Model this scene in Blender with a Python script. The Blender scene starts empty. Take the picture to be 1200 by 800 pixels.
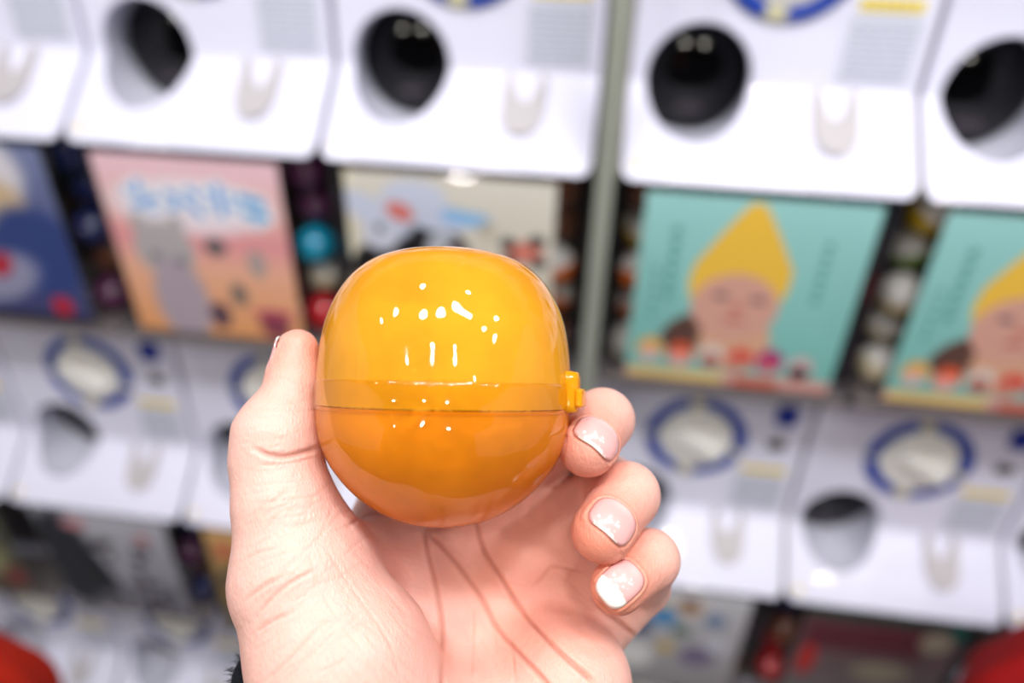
import bpy, bmesh, math, random
import numpy as np
from mathutils import Matrix, Vector, Euler
random.seed(4)
S = bpy.context.scene
COL = S.collection

# ------------------------------------------------------------------ camera
FPX = 840.3
CAM = np.array([.6101, -.7247, .2508])
YAW, PIT, ROL = -.1249, .5614, .0274
_cy, _sy = math.cos(YAW), math.sin(YAW)
FW = np.array([_sy*math.cos(PIT), _cy*math.cos(PIT), -math.sin(PIT)])
_r = np.array([_cy, -_sy, 0.]); _u = np.cross(_r, FW)
RT = math.cos(ROL)*_r + math.sin(ROL)*_u
UP = -math.sin(ROL)*_r + math.cos(ROL)*_u
cd = bpy.data.cameras.new('camera'); cam = bpy.data.objects.new('camera', cd); COL.objects.link(cam)
M3 = Matrix(((RT[0], UP[0], -FW[0]), (RT[1], UP[1], -FW[1]), (RT[2], UP[2], -FW[2])))
cam.matrix_world = Matrix.Translation(Vector(CAM)) @ M3.to_4x4()
cd.sensor_width = 36; cd.lens = FPX*36/1200
cd.clip_start = .01; cd.clip_end = 50
HD = .190                                   # distance of the held capsule
cd.dof.use_dof = True; cd.dof.focus_distance = .176; cd.dof.aperture_fstop = 4.4
S.camera = cam

# ------------------------------------------------------------------ world, exposure
w = bpy.data.worlds.new('world'); S.world = w; w.use_nodes = True
w.node_tree.nodes['Background'].inputs[0].default_value = (.86, .88, 1, 1)
w.node_tree.nodes['Background'].inputs[1].default_value = .46
S.view_settings.view_transform = 'Standard'; S.view_settings.look = 'None'
S.view_settings.exposure = .11; S.view_settings.gamma = 1; S.view_settings.use_curve_mapping = False
S.cycles.max_bounces = 10; S.cycles.transparent_max_bounces = 16
S.cycles.caustics_reflective = False; S.cycles.caustics_refractive = False

def lamp(name, loc, size, power, color=(1, 1, 1), rot=(0, 0, 0), shape='DISK', sy=None):
    l = bpy.data.lights.new(name, 'AREA'); l.shape = shape; l.size = size; l.energy = power; l.color = color
    if sy: l.size_y = sy
    o = bpy.data.objects.new(name, l); COL.objects.link(o); o.location = loc; o.rotation_euler = rot
    return o
CEIL = 1.50
lamp('ceiling_tube_light', (1.02, -.86, CEIL-.03), .46, 11, (.97, .98, 1), (math.radians(14), 0, -.15), 'RECTANGLE', .12)
for x, y in ((-1.1, -1.1), (-.35, -1.0), (.22, -1.05), (.62, -1.0), (1.75, -1.05), (2.3, -1.1)):
    lamp('ceiling_round_light', (x, y, CEIL-.03), .17, 5.4, (.98, .98, 1), (math.radians(14), 0, 0))
for x, y in ((-.2, -1.9), (.5, -1.75), (1.1, -1.7), (1.9, -1.9), (.15, -.5), (1.0, -.45), (1.9, -.6)):
    lamp('ceiling_spot_light', (x, y, CEIL-.035), .10, 3.6, (1, .96, .92))
for x, y in ((-1.3, -3.7), (.2, -3.5), (1.5, -3.8)):
    lamp('ceiling_spot_light', (x, y, CEIL-.035), .15, 12, (1, .94, .82), (math.radians(52), 0, 0))

# ------------------------------------------------------------------ helpers
def lin(c):
    return tuple(((v/12.92) if v <= .04045 else ((v+.055)/1.055)**2.4) for v in c)
def rgb(r, g, b): return lin((r/255, g/255, b/255))
MATS = {}
def mat(name, c=(.8, .8, .8), rough=.5, spec=.5, metal=0, emis=None, attr=False, noise=0, nscale=30, coat=0, bump=0, bscale=200, sss=0):
    if name in MATS: return MATS[name]
    m = bpy.data.materials.new(name); m.use_nodes = True; nt = m.node_tree; b = nt.nodes['Principled BSDF']
    b.inputs['Base Color'].default_value = (*c, 1); b.inputs['Roughness'].default_value = rough
    b.inputs['Specular IOR Level'].default_value = spec; b.inputs['Metallic'].default_value = metal
    b.inputs['Coat Weight'].default_value = coat; b.inputs['Coat Roughness'].default_value = .05
    if emis: b.inputs['Emission Color'].default_value = (*c, 1); b.inputs['Emission Strength'].default_value = emis
    src = None
    if attr:
        a = nt.nodes.new('ShaderNodeVertexColor'); a.layer_name = 'Col'; src = a.outputs[0]
        nt.links.new(src, b.inputs['Base Color'])
    if noise:
        tc = nt.nodes.new('ShaderNodeTexCoord'); n = nt.nodes.new('ShaderNodeTexNoise'); n.inputs['Scale'].default_value = nscale
        n.inputs['Detail'].default_value = 4
        nt.links.new(tc.outputs['Object'], n.inputs['Vector'])
        mx = nt.nodes.new('ShaderNodeMix'); mx.data_type = 'RGBA'; mx.blend_type = 'MULTIPLY'
        mr = nt.nodes.new('ShaderNodeMapRange'); mr.inputs['To Min'].default_value = 1-noise; mr.inputs['To Max'].default_value = 1+noise*.3
        nt.links.new(n.outputs[0], mr.inputs['Value']); mx.inputs[0].default_value = 1
        if src: nt.links.new(src, mx.inputs[6])
        else: mx.inputs[6].default_value = (*c, 1)
        nt.links.new(mr.outputs[0], mx.inputs[7]); nt.links.new(mx.outputs[2], b.inputs['Base Color'])
    if bump:
        tc = nt.nodes.new('ShaderNodeTexCoord'); n = nt.nodes.new('ShaderNodeTexNoise'); n.inputs['Scale'].default_value = bscale
        bp = nt.nodes.new('ShaderNodeBump'); bp.inputs['Strength'].default_value = bump; bp.inputs['Distance'].default_value = .001
        nt.links.new(tc.outputs['Object'], n.inputs['Vector']); nt.links.new(n.outputs[0], bp.inputs['Height']); nt.links.new(bp.outputs[0], b.inputs['Normal'])
    if sss:
        b.inputs['Subsurface Weight'].default_value = sss; b.inputs['Subsurface Scale'].default_value = .004
        b.inputs['Subsurface Radius'].default_value = (1, .35, .2)
    MATS[name] = m; return m

def sheet_fresnel(nt, ior):
    """fresnel of a thin sheet: the same from either face"""
    g = nt.nodes.new('ShaderNodeNewGeometry'); m = nt.nodes.new('ShaderNodeMapRange')
    m.inputs['To Min'].default_value = ior; m.inputs['To Max'].default_value = 1/ior
    nt.links.new(g.outputs['Backfacing'], m.inputs['Value']); f = nt.nodes.new('ShaderNodeFresnel'); nt.links.new(m.outputs[0], f.inputs[0]); return f
def clear_mat(name, tint=(1, 1, 1), rough=.02):
    """thin clear plastic: see-through sheet with a fresnel gloss"""
    m = bpy.data.materials.new(name); m.use_nodes = True; nt = m.node_tree; nt.nodes.clear()
    out = nt.nodes.new('ShaderNodeOutputMaterial'); t = nt.nodes.new('ShaderNodeBsdfTransparent'); t.inputs[0].default_value = (*tint, 1)
    g = nt.nodes.new('ShaderNodeBsdfGlossy'); g.inputs['Roughness'].default_value = rough
    f = sheet_fresnel(nt, 1.45); mx = nt.nodes.new('ShaderNodeMixShader')
    nt.links.new(f.outputs[0], mx.inputs[0]); nt.links.new(t.outputs[0], mx.inputs[1]); nt.links.new(g.outputs[0], mx.inputs[2])
    nt.links.new(mx.outputs[0], out.inputs[0]); return m

def tinted_shell(name, tint, body, dens, rough=.03, coarse=0):
    """translucent coloured plastic: part clear tint, part milky body, glossy skin"""
    m = bpy.data.materials.new(name); m.use_nodes = True; nt = m.node_tree; nt.nodes.clear()
    L = nt.links.new
    out = nt.nodes.new('ShaderNodeOutputMaterial'); t = nt.nodes.new('ShaderNodeBsdfTransparent'); t.inputs[0].default_value = (*tint, 1)
    d = nt.nodes.new('ShaderNodeBsdfDiffuse'); d.inputs[0].default_value = (*body, 1)
    tl = nt.nodes.new('ShaderNodeBsdfTranslucent'); tl.inputs[0].default_value = (*body, 1)
    m1 = nt.nodes.new('ShaderNodeMixShader'); m1.inputs[0].default_value = .27; L(d.outputs[0], m1.inputs[1]); L(tl.outputs[0], m1.inputs[2])
    m2 = nt.nodes.new('ShaderNodeMixShader'); m2.inputs[0].default_value = dens
    tc = nt.nodes.new('ShaderNodeTexCoord'); nz = nt.nodes.new('ShaderNodeTexNoise'); nz.inputs['Scale'].default_value = 42; nz.inputs['Detail'].default_value = 3
    L(tc.outputs['Object'], nz.inputs['Vector'])
    mr = nt.nodes.new('ShaderNodeMapRange'); mr.inputs['From Min'].default_value = .35; mr.inputs['From Max'].default_value = .7
    mr.inputs['To Min'].default_value = max(dens-.12, 0); mr.inputs['To Max'].default_value = dens+.14*min(dens/.5, 1)
    L(nz.outputs[0], mr.inputs['Value']); L(mr.outputs[0], m2.inputs[0])
    L(t.outputs[0], m2.inputs[1]); L(m1.outputs[0], m2.inputs[2])
    g = nt.nodes.new('ShaderNodeBsdfGlossy'); g.inputs['Roughness'].default_value = rough
    f = sheet_fresnel(nt, 1.5); m3 = nt.nodes.new('ShaderNodeMixShader')
    nz2 = nt.nodes.new('ShaderNodeTexNoise'); nz2.inputs['Scale'].default_value = 95; nz2.inputs['Detail'].default_value = 1
    bp = nt.nodes.new('ShaderNodeBump'); bp.inputs['Strength'].default_value = .30; bp.inputs['Distance'].default_value = .0012
    L(tc.outputs['Object'], nz2.inputs['Vector']); L(nz2.outputs[0], bp.inputs['Height']); L(bp.outputs[0], g.inputs['Normal'])
    L(f.outputs[0], m3.inputs[0]); L(m2.outputs[0], m3.inputs[1]); L(g.outputs[0], m3.inputs[2]); L(m3.outputs[0], out.inputs[0])
    return m

def link(name, me, m=None, parent=None, smooth=False):
    if m and not me.materials: me.materials.append(m)
    if smooth:
        me.polygons.foreach_set('use_smooth', [True]*len(me.polygons))
    o = bpy.data.objects.new(name, me); COL.objects.link(o)
    if parent: o.parent = parent
    return o
def obj(name, bm, m, parent=None, smooth=False):
    bmesh.ops.recalc_face_normals(bm, faces=bm.faces)
    me = bpy.data.meshes.new(name); bm.to_mesh(me); bm.free()
    return link(name, me, m, parent, smooth)
def pydata(name, v, f, m, parent=None, smooth=False):
    me = bpy.data.meshes.new(name); me.from_pydata([tuple(map(float, p)) for p in v], [], f); me.update()
    return link(name, me, m, parent, smooth)
def box(bm, x0, x1, y0, y1, z0, z1, bev=0):
    r = bmesh.ops.create_cube(bm, size=1)
    for v in r['verts']:
        v.co = Vector((x0+(v.co.x+.5)*(x1-x0), y0+(v.co.y+.5)*(y1-y0), z0+(v.co.z+.5)*(z1-z0)))
    if bev:
        es = list({e for v in r['verts'] for e in v.link_edges})
        bmesh.ops.bevel(bm, geom=es, offset=bev, segments=2, affect='EDGES', profile=.7)
def tag(o, label=None, cat=None, group=None, kind=None):
    if label: o['label'] = label
    if cat: o['category'] = cat
    if group: o['group'] = group
    if kind: o['kind'] = kind
    return o
def empty(name, loc=(0, 0, 0), **k):
    o = bpy.data.objects.new(name, None); COL.objects.link(o); o.location = loc; o.empty_display_size = .02
    return tag(o, **k)
def lathe(prof, n, name, m, parent=None, axis='z', closed=False):
    """prof: list of (r, h)"""
    v = []; f = []
    for r, h in prof:
        for i in range(n):
            a = 2*math.pi*i/n
            p = (r*math.cos(a), r*math.sin(a), h)
            if axis == 'y': p = (r*math.cos(a), -h, r*math.sin(a))
            v.append(p)
    k = len(prof)
    for j in range(k-1 if not closed else k):
        j2 = (j+1) % k
        for i in range(n):
            i2 = (i+1) % n
            f.append((j*n+i, j*n+i2, j2*n+i2, j2*n+i))
    me = bpy.data.meshes.new(name); me.from_pydata(v, [], f); me.update()
    bm = bmesh.new(); bm.from_mesh(me); bmesh.ops.remove_doubles(bm, verts=bm.verts, dist=1e-6)
    bmesh.ops.recalc_face_normals(bm, faces=bm.faces); bm.to_mesh(me); bm.free()
    return link(name, me, m, parent, True)

# printed cards: a thin sheet whose print is a colour attribute on a fine grid
def card_mesh(name, wd, ht, painter, nx=110, ny=120, yfun=None, thick=.0006):
    U, V = np.meshgrid(np.linspace(0, 1, nx), np.linspace(0, 1, ny))
    c = painter(U, V)                                     # (ny,nx,3) sRGB 0..1
    yy = yfun(U, V) if yfun else np.zeros_like(U)
    P = np.stack([U*wd, yy, V*ht], -1).reshape(-1, 3)
    B = P + np.array([0, thick, 0])
    idx = np.arange(nx*ny).reshape(ny, nx)
    q = np.stack([idx[:-1, :-1], idx[:-1, 1:], idx[1:, 1:], idx[1:, :-1]], -1).reshape(-1, 4)
    rim = np.concatenate([idx[0, :], idx[1:, -1], idx[-1, -2::-1], idx[-2:0:-1, 0]])
    n = nx*ny; r2 = np.roll(rim, -1)
    side = np.stack([rim, rim+n, r2+n, r2], -1)
    bk = (q+n)[:, ::-1]
    F = np.concatenate([q, side, bk])
    me = bpy.data.meshes.new(name); me.from_pydata(np.concatenate([P, B]).tolist(), [], F.tolist()); me.update()
    a = me.color_attributes.new('Col', 'FLOAT_COLOR', 'POINT')
    cc = np.clip(c, 0, 1).reshape(-1, 3); cc = np.where(cc <= .04045, cc/12.92, ((cc+.055)/1.055)**2.4)
    cc = np.concatenate([cc, np.full_like(cc, .8)]); cc = np.concatenate([cc, np.ones((len(cc), 1))], 1)
    a.data.foreach_set('color', cc.astype(np.float32).ravel())
    return me
def blend(c, mask, col):
    m = np.clip(mask, 0, 1)[..., None]; return c*(1-m)+np.array(col)/255*m
def ell(U, V, cx, cy, rx, ry, soft=.12, rot=0):
    ca, sa = math.cos(rot), math.sin(rot); dx, dy = U-cx, V-cy
    d = np.sqrt(((dx*ca+dy*sa)/rx)**2+((-dx*sa+dy*ca)/ry)**2); return np.clip((1-d)/soft+.5, 0, 1)
def rec(U, V, x0, x1, y0, y1, soft=.006):
    return np.clip(np.minimum(np.minimum(U-x0, x1-U), np.minimum(V-y0, y1-V))/soft+.5, 0, 1)
def seg(U, V, pts, r, soft=.008):
    d = np.full_like(U, 9.)
    for (ax, ay), (bx, by) in zip(pts[:-1], pts[1:]):
        t = np.clip(((U-ax)*(bx-ax)+(V-ay)*(by-ay))/((bx-ax)**2+(by-ay)**2+1e-9), 0, 1)
        d = np.minimum(d, np.hypot(U-ax-t*(bx-ax), V-ay-t*(by-ay)))
    return np.clip((r-d)/soft+.5, 0, 1)
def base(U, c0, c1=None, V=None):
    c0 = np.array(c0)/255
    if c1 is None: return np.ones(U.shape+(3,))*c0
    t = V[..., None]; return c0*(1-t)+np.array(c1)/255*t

# ------------------------------------------------------------------ setting
WM = .30; GAP = .0237; ROWH = .6054; ZK = .0792; DK = .0877; ZT = .2829; DT = .0951
FLOOR = -1.30
m_white = mat('white_plastic', rgb(226, 225, 243), .35, .4, coat=.25, noise=.03, nscale=9)
m_floor = mat('floor_vinyl', rgb(110, 106, 104), .35, noise=.15, nscale=6)
m_ceil = mat('ceiling_paint', rgb(92, 92, 98), .8, noise=.04, nscale=4)
m_wall = mat('wall_paint', rgb(200, 198, 200), .7, noise=.05, nscale=3)
bm = bmesh.new(); box(bm, -3, 4, -5, .75, FLOOR-.05, FLOOR); tag(obj('floor', bm, m_floor), kind='structure')
bm = bmesh.new(); box(bm, -3, 4, -5, .75, CEIL, CEIL+.05); tag(obj('ceiling', bm, m_ceil), kind='structure')
bm = bmesh.new(); box(bm, -3, 4, .70, .75, FLOOR, CEIL); tag(obj('wall_back', bm, m_wall), kind='structure')
bm = bmesh.new(); box(bm, -3, 4, -5, -4.95, FLOOR, CEIL); tag(obj('wall_front_unseen', bm, mat('wall_reflection_dark', rgb(74, 74, 84), .7, noise=.3, nscale=2)), kind='structure')  # unseen wall, put in dark so the black outlet flaps reflect dark

def colx(c): return c*WM + (GAP if c >= 2 else 0)
m_dark = mat('dark_case_plastic', rgb(38, 36, 42), .45)
m_case = mat('grey_case_plastic', rgb(120, 112, 112), .5, noise=.15, nscale=25)
m_beige = mat('beige_edge_plastic', rgb(176, 168, 160), .5, noise=.05)
m_black = mat('black_gloss_plastic', rgb(5, 5, 7), .09, .42)
m_cav = mat('outlet_grey_plastic', rgb(214, 214, 228), .4, noise=.05)
m_blue = mat('printed_blue_ring', rgb(18, 52, 168), .35, attr=True)
m_knob = mat('ivory_knob_plastic', rgb(238, 236, 230), .35, noise=.04)
m_cup = mat('return_cup_grey', rgb(186, 181, 183), .4, noise=.05)
m_slot = mat('metal_coin_slot', rgb(70, 62, 55), .35, metal=.6)
m_lock = mat('blue_lock_plastic', rgb(26, 48, 150), .3)
m_print = mat('printed_card', (.8, .8, .8), .45, .4, attr=True)
m_clear = clear_mat('clear_window_plastic', (.97, .97, .97), .03)
m_tag = mat('dark_tag', rgb(60, 48, 58), .5)
m_pole = mat('grey_green_steel', rgb(158, 162, 150), .4, metal=.2, noise=.08, nscale=12)

def panelY(z):
    if z <= ZK: return DK*z/ZK
    return DK+(z-ZK)*(DT-DK)/(ZT-ZK)
def softY(z):
    s = 0
    for k in (-2, -1, 0, 1, 2): s += panelY(z+k*.0022)
    return s/5 if z > .0044 else panelY(z)
HX, HZ, HR = .0755, .0860, .0558
def panel_mesh():
    bm = bmesh.new()
    x0, x1, z0, z1 = .004, .296, 0, ZT+.07
    rr = .012
    outer = []
    for cx, cz, a0 in ((x1-.004, z1-.004, 0), (x0+.004, z1-.004, 90), (x0+rr, z0+rr, 180), (x1-rr, z0+rr, 270)):
        r = .004 if cz > .1 else rr
        for k in range(5):
            a = math.radians(a0+k*22.5); outer.append((cx+r*math.cos(a), cz+r*math.sin(a)))
    ov = [bm.verts.new((x, 0, z)) for x, z in outer]
    n = 48
    hv = [bm.verts.new((HX+HR*math.cos(2*math.pi*i/n), 0, HZ+HR*math.sin(2*math.pi*i/n))) for i in range(n)]
    es = [bm.edges.new((a, b)) for L in (ov, hv) for a, b in zip(L, L[1:]+L[:1])]
    bmesh.ops.triangle_fill(bm, use_beauty=True, use_dissolve=False, edges=es)
    for f in list(bm.faces):
        c = f.calc_center_median()
        if math.hypot(c.x-HX, c.z-HZ) < HR*.97: bm.faces.remove(f)
    for z in (.004, .012, .03, .05, .066, ZK-.006, ZK-.003, ZK, ZK+.003, ZK+.006, .12, .2):
        bmesh.ops.bisect_plane(bm, geom=bm.verts[:]+bm.edges[:]+bm.faces[:], plane_co=(0, 0, z), plane_no=(0, 0, 1))
    for v in bm.verts:
        z = v.co.z; y = softY(z)
        if z < .012: y += (.012-z)*.25*(1-z/.012)
        v.co.y = y
    # thickness: extrude the rims backwards
    bd = [e for e in bm.edges if e.is_boundary and not all(math.hypot(v.co.x-HX, v.co.z-HZ) < HR*1.02 for v in e.verts)]
    r = bmesh.ops.extrude_edge_only(bm, edges=bd)
    for v in [g for g in r['geom'] if isinstance(g, bmesh.types.BMVert)]:
        v.co.y = max(v.co.y+.02, .05)
    # rounded rolled lip of the outlet
    bd = [e for e in bm.edges if e.is_boundary and all(math.hypot(v.co.x-HX, v.co.z-HZ) < HR*1.02 for v in e.verts)]
    r = bmesh.ops.extrude_edge_only(bm, edges=bd)
    for v in [g for g in r['geom'] if isinstance(g, bmesh.types.BMVert)]:
        dx, dz = v.co.x-HX, v.co.z-HZ
        v.co.x = HX+dx*.97; v.co.z = HZ+dz*.97; v.co.y += .004
    return bm
FY = .150; FZ = .0785; FR = .063
def cavity_mesh():
    v = []; f = []; n = 48; K = 8
    for k in range(K+1):
        t = k/K
        for i in range(n):
            a = 2*math.pi*i/n
            z = HZ+HR*.97*math.sin(a); x = HX+HR*.97*math.cos(a); y = softY(z)+.004
            z2 = FZ+FR*math.sin(a); x2 = HX+FR*math.cos(a); y2 = FY
            s = t
            bulge = math.sin(math.pi*t)*.004*(1 if math.sin(a) < 0 else 0)
            v.append((x+(x2-x)*s, y+(y2-y)*s, z+(z2-z)*s**.7 - bulge))
    for k in range(K):
        for i in range(n):
            i2 = (i+1) % n; f.append((k*n+i, k*n+i2, (k+1)*n+i2, (k+1)*n+i))
    return v, f
def ring_mesh():
    """raised blue dial ring with yellow lettered gaps, built flat in x/z"""
    v = []; f = []; c = []; n = 72; prof = ((.050, 0), (.0505, .004), (.053, .006), (.062, .006), (.0655, .004), (.066, 0))
    blue = (.004, .045, .36); gap = lin((.78, .76, .62))
    for j, (r, h) in enumerate(prof):
        for i in range(n):
            a = 2*math.pi*i/n; v.append((r*math.cos(a), -h, r*math.sin(a)*.93))
            d = math.degrees(a)
            g = any(abs((d-q+180) % 360-180) < wd for q, wd in ((95, 8), (180, 4), (262, 11), (342, 5)))
            c.append((*(gap if g else blue), 1))
    for j in range(len(prof)-1):
        for i in range(n):
            i2 = (i+1) % n; f.append((j*n+i, j*n+i2, (j+1)*n+i2, (j+1)*n+i))
    me = bpy.data.meshes.new('dial_ring'); me.from_pydata(v, [], f); me.update()
    a = me.color_attributes.new('Col', 'FLOAT_COLOR', 'POINT'); a.data.foreach_set('color', np.array(c, np.float32).ravel())
    return me
def label_paint(U, V):
    c = base(U, (208, 210, 224))
    rnd = random.Random(3)
    for k in range(9):
        y = .08+k*.1; x = .06
        while x < .9:
            l = rnd.uniform(.06, .2); c = blend(c, rec(U, V, x, min(x+l, .94), y-.018, y+.018, .02), (150, 156, 176)); x += l+.03
    return c
def small_paint(U, V):
    c = base(U, (236, 218, 110))
    for k in range(6): c = blend(c, rec(U, V, .06+k*.15, .15+k*.15, .25, .75, .04), (205, 165, 60))
    return c
def cup_mesh():
    """coin-return cup: a raised U shaped scoop with two horns that follows the kinked panel"""
    bm = bmesh.new(); out = []
    for k in range(17):
        a = math.pi+math.pi*k/16; out.append((.0225*math.cos(a), .052+.020*math.sin(a)))
    pts = out+[(.0225, .078), (.0195, .084), (.0155, .083), (.0115, .070), (.007, .061), (0, .058), (-.007, .061), (-.0115, .070), (-.0155, .083), (-.0195, .084), (-.0225, .078)]
    f = bm.faces.new([bm.verts.new((x, 0, z)) for x, z in pts])
    bmesh.ops.triangulate(bm, faces=[f])
    for z in (.040, .048, .056, .066, .074, ZK, .082):
        bmesh.ops.bisect_plane(bm, geom=bm.verts[:]+bm.edges[:]+bm.faces[:], plane_co=(0, 0, z), plane_no=(0, 0, 1))
    for v in bm.verts: v.co.y = softY(v.co.z)-.009+.006*max(0, 1-abs(v.co.z-.04)/.02)*0
    r = bmesh.ops.extrude_edge_only(bm, edges=[e for e in bm.edges if e.is_boundary])
    for v in [g for g in r['geom'] if isinstance(g, bmesh.types.BMVert)]: v.co.y += .012; v.co.x *= 1.06
    return bm
def window_mesh():
    """clear moulded window: flat front, rolled top and bottom edge, side walls"""
    bm = bmesh.new()
    x0, x1 = .012, .288; z0, z1 = .352, .6034
    prof = [(.055, z0), (.012, z0+.001), (.005, z0+.006), (.001, z0+.016), (0, z0+.05), (0, z1-.045), (.001, z1-.022), (.005, z1-.010), (.013, z1-.002), (.055, z1)]
    xs = [x0, x0+.003, x0+.010, x1-.010, x1-.003, x1]; dy = [.012, .004, 0, 0, .004, .012]
    V = [[bm.verts.new((x, max(y, 0)+d if y < .05 else y+d, z)) for (y, z) in prof] for x, d in zip(xs, dy)]
    for i in range(len(xs)-1):
        for j in range(len(prof)-1): bm.faces.new((V[i][j], V[i+1][j], V[i+1][j+1], V[i][j+1]))
    for i, s in ((0, 1), (-1, -1)):
        a = V[i]; b = [bm.verts.new((v.co.x, .2, v.co.z)) for v in a]
        for j in range(len(prof)-1): bm.faces.new((a[j], a[j+1], b[j+1], b[j]))
    return bm

def build_machine():
    r = empty('capsule_machine')
    p = obj('front_panel', panel_mesh(), m_white, r)
    for q in p.data.polygons: q.use_smooth = True
    p.data.set_sharp_from_angle(angle=math.radians(25))
    v, f = cavity_mesh(); pydata('outlet_scoop', v, f, m_cav, p, True)
    prof = [(FR*math.sin(t)*1.0, .022*math.cos(t)) for t in np.linspace(0.0, math.pi/2, 10)]
    fl = lathe(prof, 40, 'outlet_flap', m_black, r, 'y'); fl.location = (HX, FY, FZ)
    bm = bmesh.new(); box(bm, -.014, .014, -.004, .004, -.0035, .0035, .002)
    t = obj('flap_tab', bm, m_tag, fl); t.location = (0, -.0200, -.032); t.rotation_euler = (.4, 0, 0)
    tilt = math.atan((DT-DK)/(ZT-ZK))
    ring = link('dial_ring', ring_mesh(), m_blue, r, True); ring.location = (.149, panelY(.209), .209)
    ring.rotation_euler = (-tilt, 0, 0); ring.scale = (1.06, 1, 1.06)
    kn = lathe([(.0001, .010), (.03, .011), (.042, .009), (.0475, .005), (.049, 0)], 40, 'dial_knob', m_knob, ring, 'y')
    bm = bmesh.new(); box(bm, -.036, .036, -.024, -.009, -.008, .008, .005)
    g = obj('knob_grip', bm, m_knob, ring); g.rotation_euler = (0, .5, 0)
    cup = obj('return_cup', cup_mesh(), m_cup, r); cup.location = (.217, 0, 0)
    cs = lathe([(.0001, .003), (.008, .003), (.012, .002), (.0125, 0)], 20, 'coin_slot', m_slot, r, 'y'); cs.location = (.260, panelY(.209), .209); cs.scale = (1, 1, .75)
    bm = bmesh.new(); box(bm, -.014, .014, -.010, .002, -.015, .015, .005); box(bm, -.004, .004, -.014, -.009, -.009, .009, .002)
    lk = obj('lock', bm, m_lock, r); lk.location = (.263, panelY(.262), .262)
    def lab(nm, paint, wd, ht, x, z, nx, ny):
        o = link(nm, card_mesh(nm, wd, ht, paint, nx, ny), m_print, r); o.location = (x, panelY(z)-.0016, z); o.rotation_euler = (-tilt, 0, 0)
    lab('instruction_label', label_paint, .072, .062, .214, .092, 60, 50)
    lab('price_label', small_paint, .062, .012, .220, .158, 40, 10)
    bm = bmesh.new(); box(bm, 0, .009, -.0008, 0, 0, .009, .0003)
    o = obj('marker_sticker', bm, mat('yellow_sticker', rgb(232, 214, 120), .5), r); o.location = (.015, .0105, .011); o.rotation_euler = (-.83, 0, 0)
    # panel top under the window overhang: shade put into a grey bar; dark tags
    bm = bmesh.new(); box(bm, .002, .298, DT-.006, DT+.03, ZT+.001, ZT+.026, .002)
    s = obj('header_shade_strip', bm, mat('header_shade_grey', rgb(196, 192, 196), .45, noise=.06), r)
    bm = bmesh.new(); box(bm, .03, .085, DT-.0075, DT-.004, ZT+.007, ZT+.019, .0008); obj('strip_tag', bm, m_tag, s)
    bm = bmesh.new(); box(bm, .195, .235, DT-.0075, DT-.004, ZT+.008, ZT+.018, .0008); obj('strip_tag', bm, mat('grey_tag', rgb(110, 104, 108), .5), s)
    # window bay: tray, back, sides
    bm = bmesh.new(); box(bm, .006, .294, .055, .30, .330, .352, .003); box(bm, .010, .290, .012, .06, .340, .351, .003)
    obj('capsule_tray', bm, m_case, r)
    bm = bmesh.new(); box(bm, .002, .298, .245, .30, .352, .6034); obj('bay_back', bm, mat('bay_back_plastic', rgb(112, 96, 88), .55, noise=.35, nscale=18), r)
    bm = bmesh.new(); box(bm, .001, .0075, .045, .245, .352, .6034, .001); obj('bay_side', bm, m_dark, r)
    bm = bmesh.new(); box(bm, .2925, .299, .045, .245, .352, .6034, .001); obj('bay_side', bm, m_dark, r)
    obj('window_cover', window_mesh(), m_clear, r, False)
    bm = bmesh.new(); zz = (.0, .03, .06, ZK, .1, .2, .33)
    for a, b in zip(zz, zz[1:]):
        r_ = bmesh.ops.create_cube(bm, size=1)
        for q in r_['verts']:
            z = b if q.co.z > 0 else a; q.co = Vector((.0002 if q.co.x < 0 else .0042, panelY(z)+(.016 if q.co.y < 0 else .06), z))
    obj('edge_strip', bm, m_beige, r)
    bm = bmesh.new(); box(bm, .002, .298, .16, .30, .0, .330, .002); obj('body', bm, m_case, r)
    return r
def copy_tree(o, parent=None):
    c = o.copy(); COL.objects.link(c)
    if parent: c.parent = parent
    for ch in kids[o.name]: copy_tree(ch, c)
    return c
proto = build_machine()
kids = {o.name: list(o.children) for o in bpy.data.objects}

ORD = {-2: 'end', -1: 'second', 0: 'third'}
DESC = {
 (-1, 1): 'above the dark blue figure card', (0, 1): 'above the pink card with blue lettering', (1, 1): 'above the beige robot card',
 (2, 1): 'directly above the first teal baby card', (3, 1): 'above the second teal baby card', (-2, 1): 'at the far end beyond the dark blue card', (4, 1): 'past the second teal baby card',
 (-2, 2): 'under the edge of the dark blue card', (-1, 2): 'with the black patterned card below it', (0, 2): 'half hidden behind the thumb, under the pink card',
 (1, 2): 'hidden behind the orange capsule and hand', (2, 2): 'beside the curled fingers, above the colourful toy card', (3, 2): 'above the maroon card, dial fully in view',
 (4, 2): 'above the red cloth', (-2, 3): 'under the green card at the corner', (-1, 3): 'below the black patterned card', (0, 3): 'below the orange text card, behind the wrist',
 (1, 3): 'behind the palm', (2, 3): 'below the colourful toy card', (3, 3): 'below the maroon card', (4, 3): 'below the red cloth'}
ROWN = {1: 'upper row', 2: 'middle row', 3: 'lowest row'}
first = True
for row in (1, 2, 3):
    for c in range(-2, 5):
        o = proto if first else copy_tree(proto); first = False
        o.location = (colx(c), 0, -(row-1)*ROWH)
        tag(o, 'white capsule vending machine, %s, %s' % (ROWN[row], DESC[(c, row)]), 'vending machine', 'capsule vending machines')
        if c == 2:
            pass

# steel post between the two banks of machines
bm = bmesh.new(); box(bm, .6022, .6215, -.012, .03, FLOOR, CEIL, .004); 
po = tag(obj('post', bm, m_pole), 'grey steel post between the two banks of machines', 'post')

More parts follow.
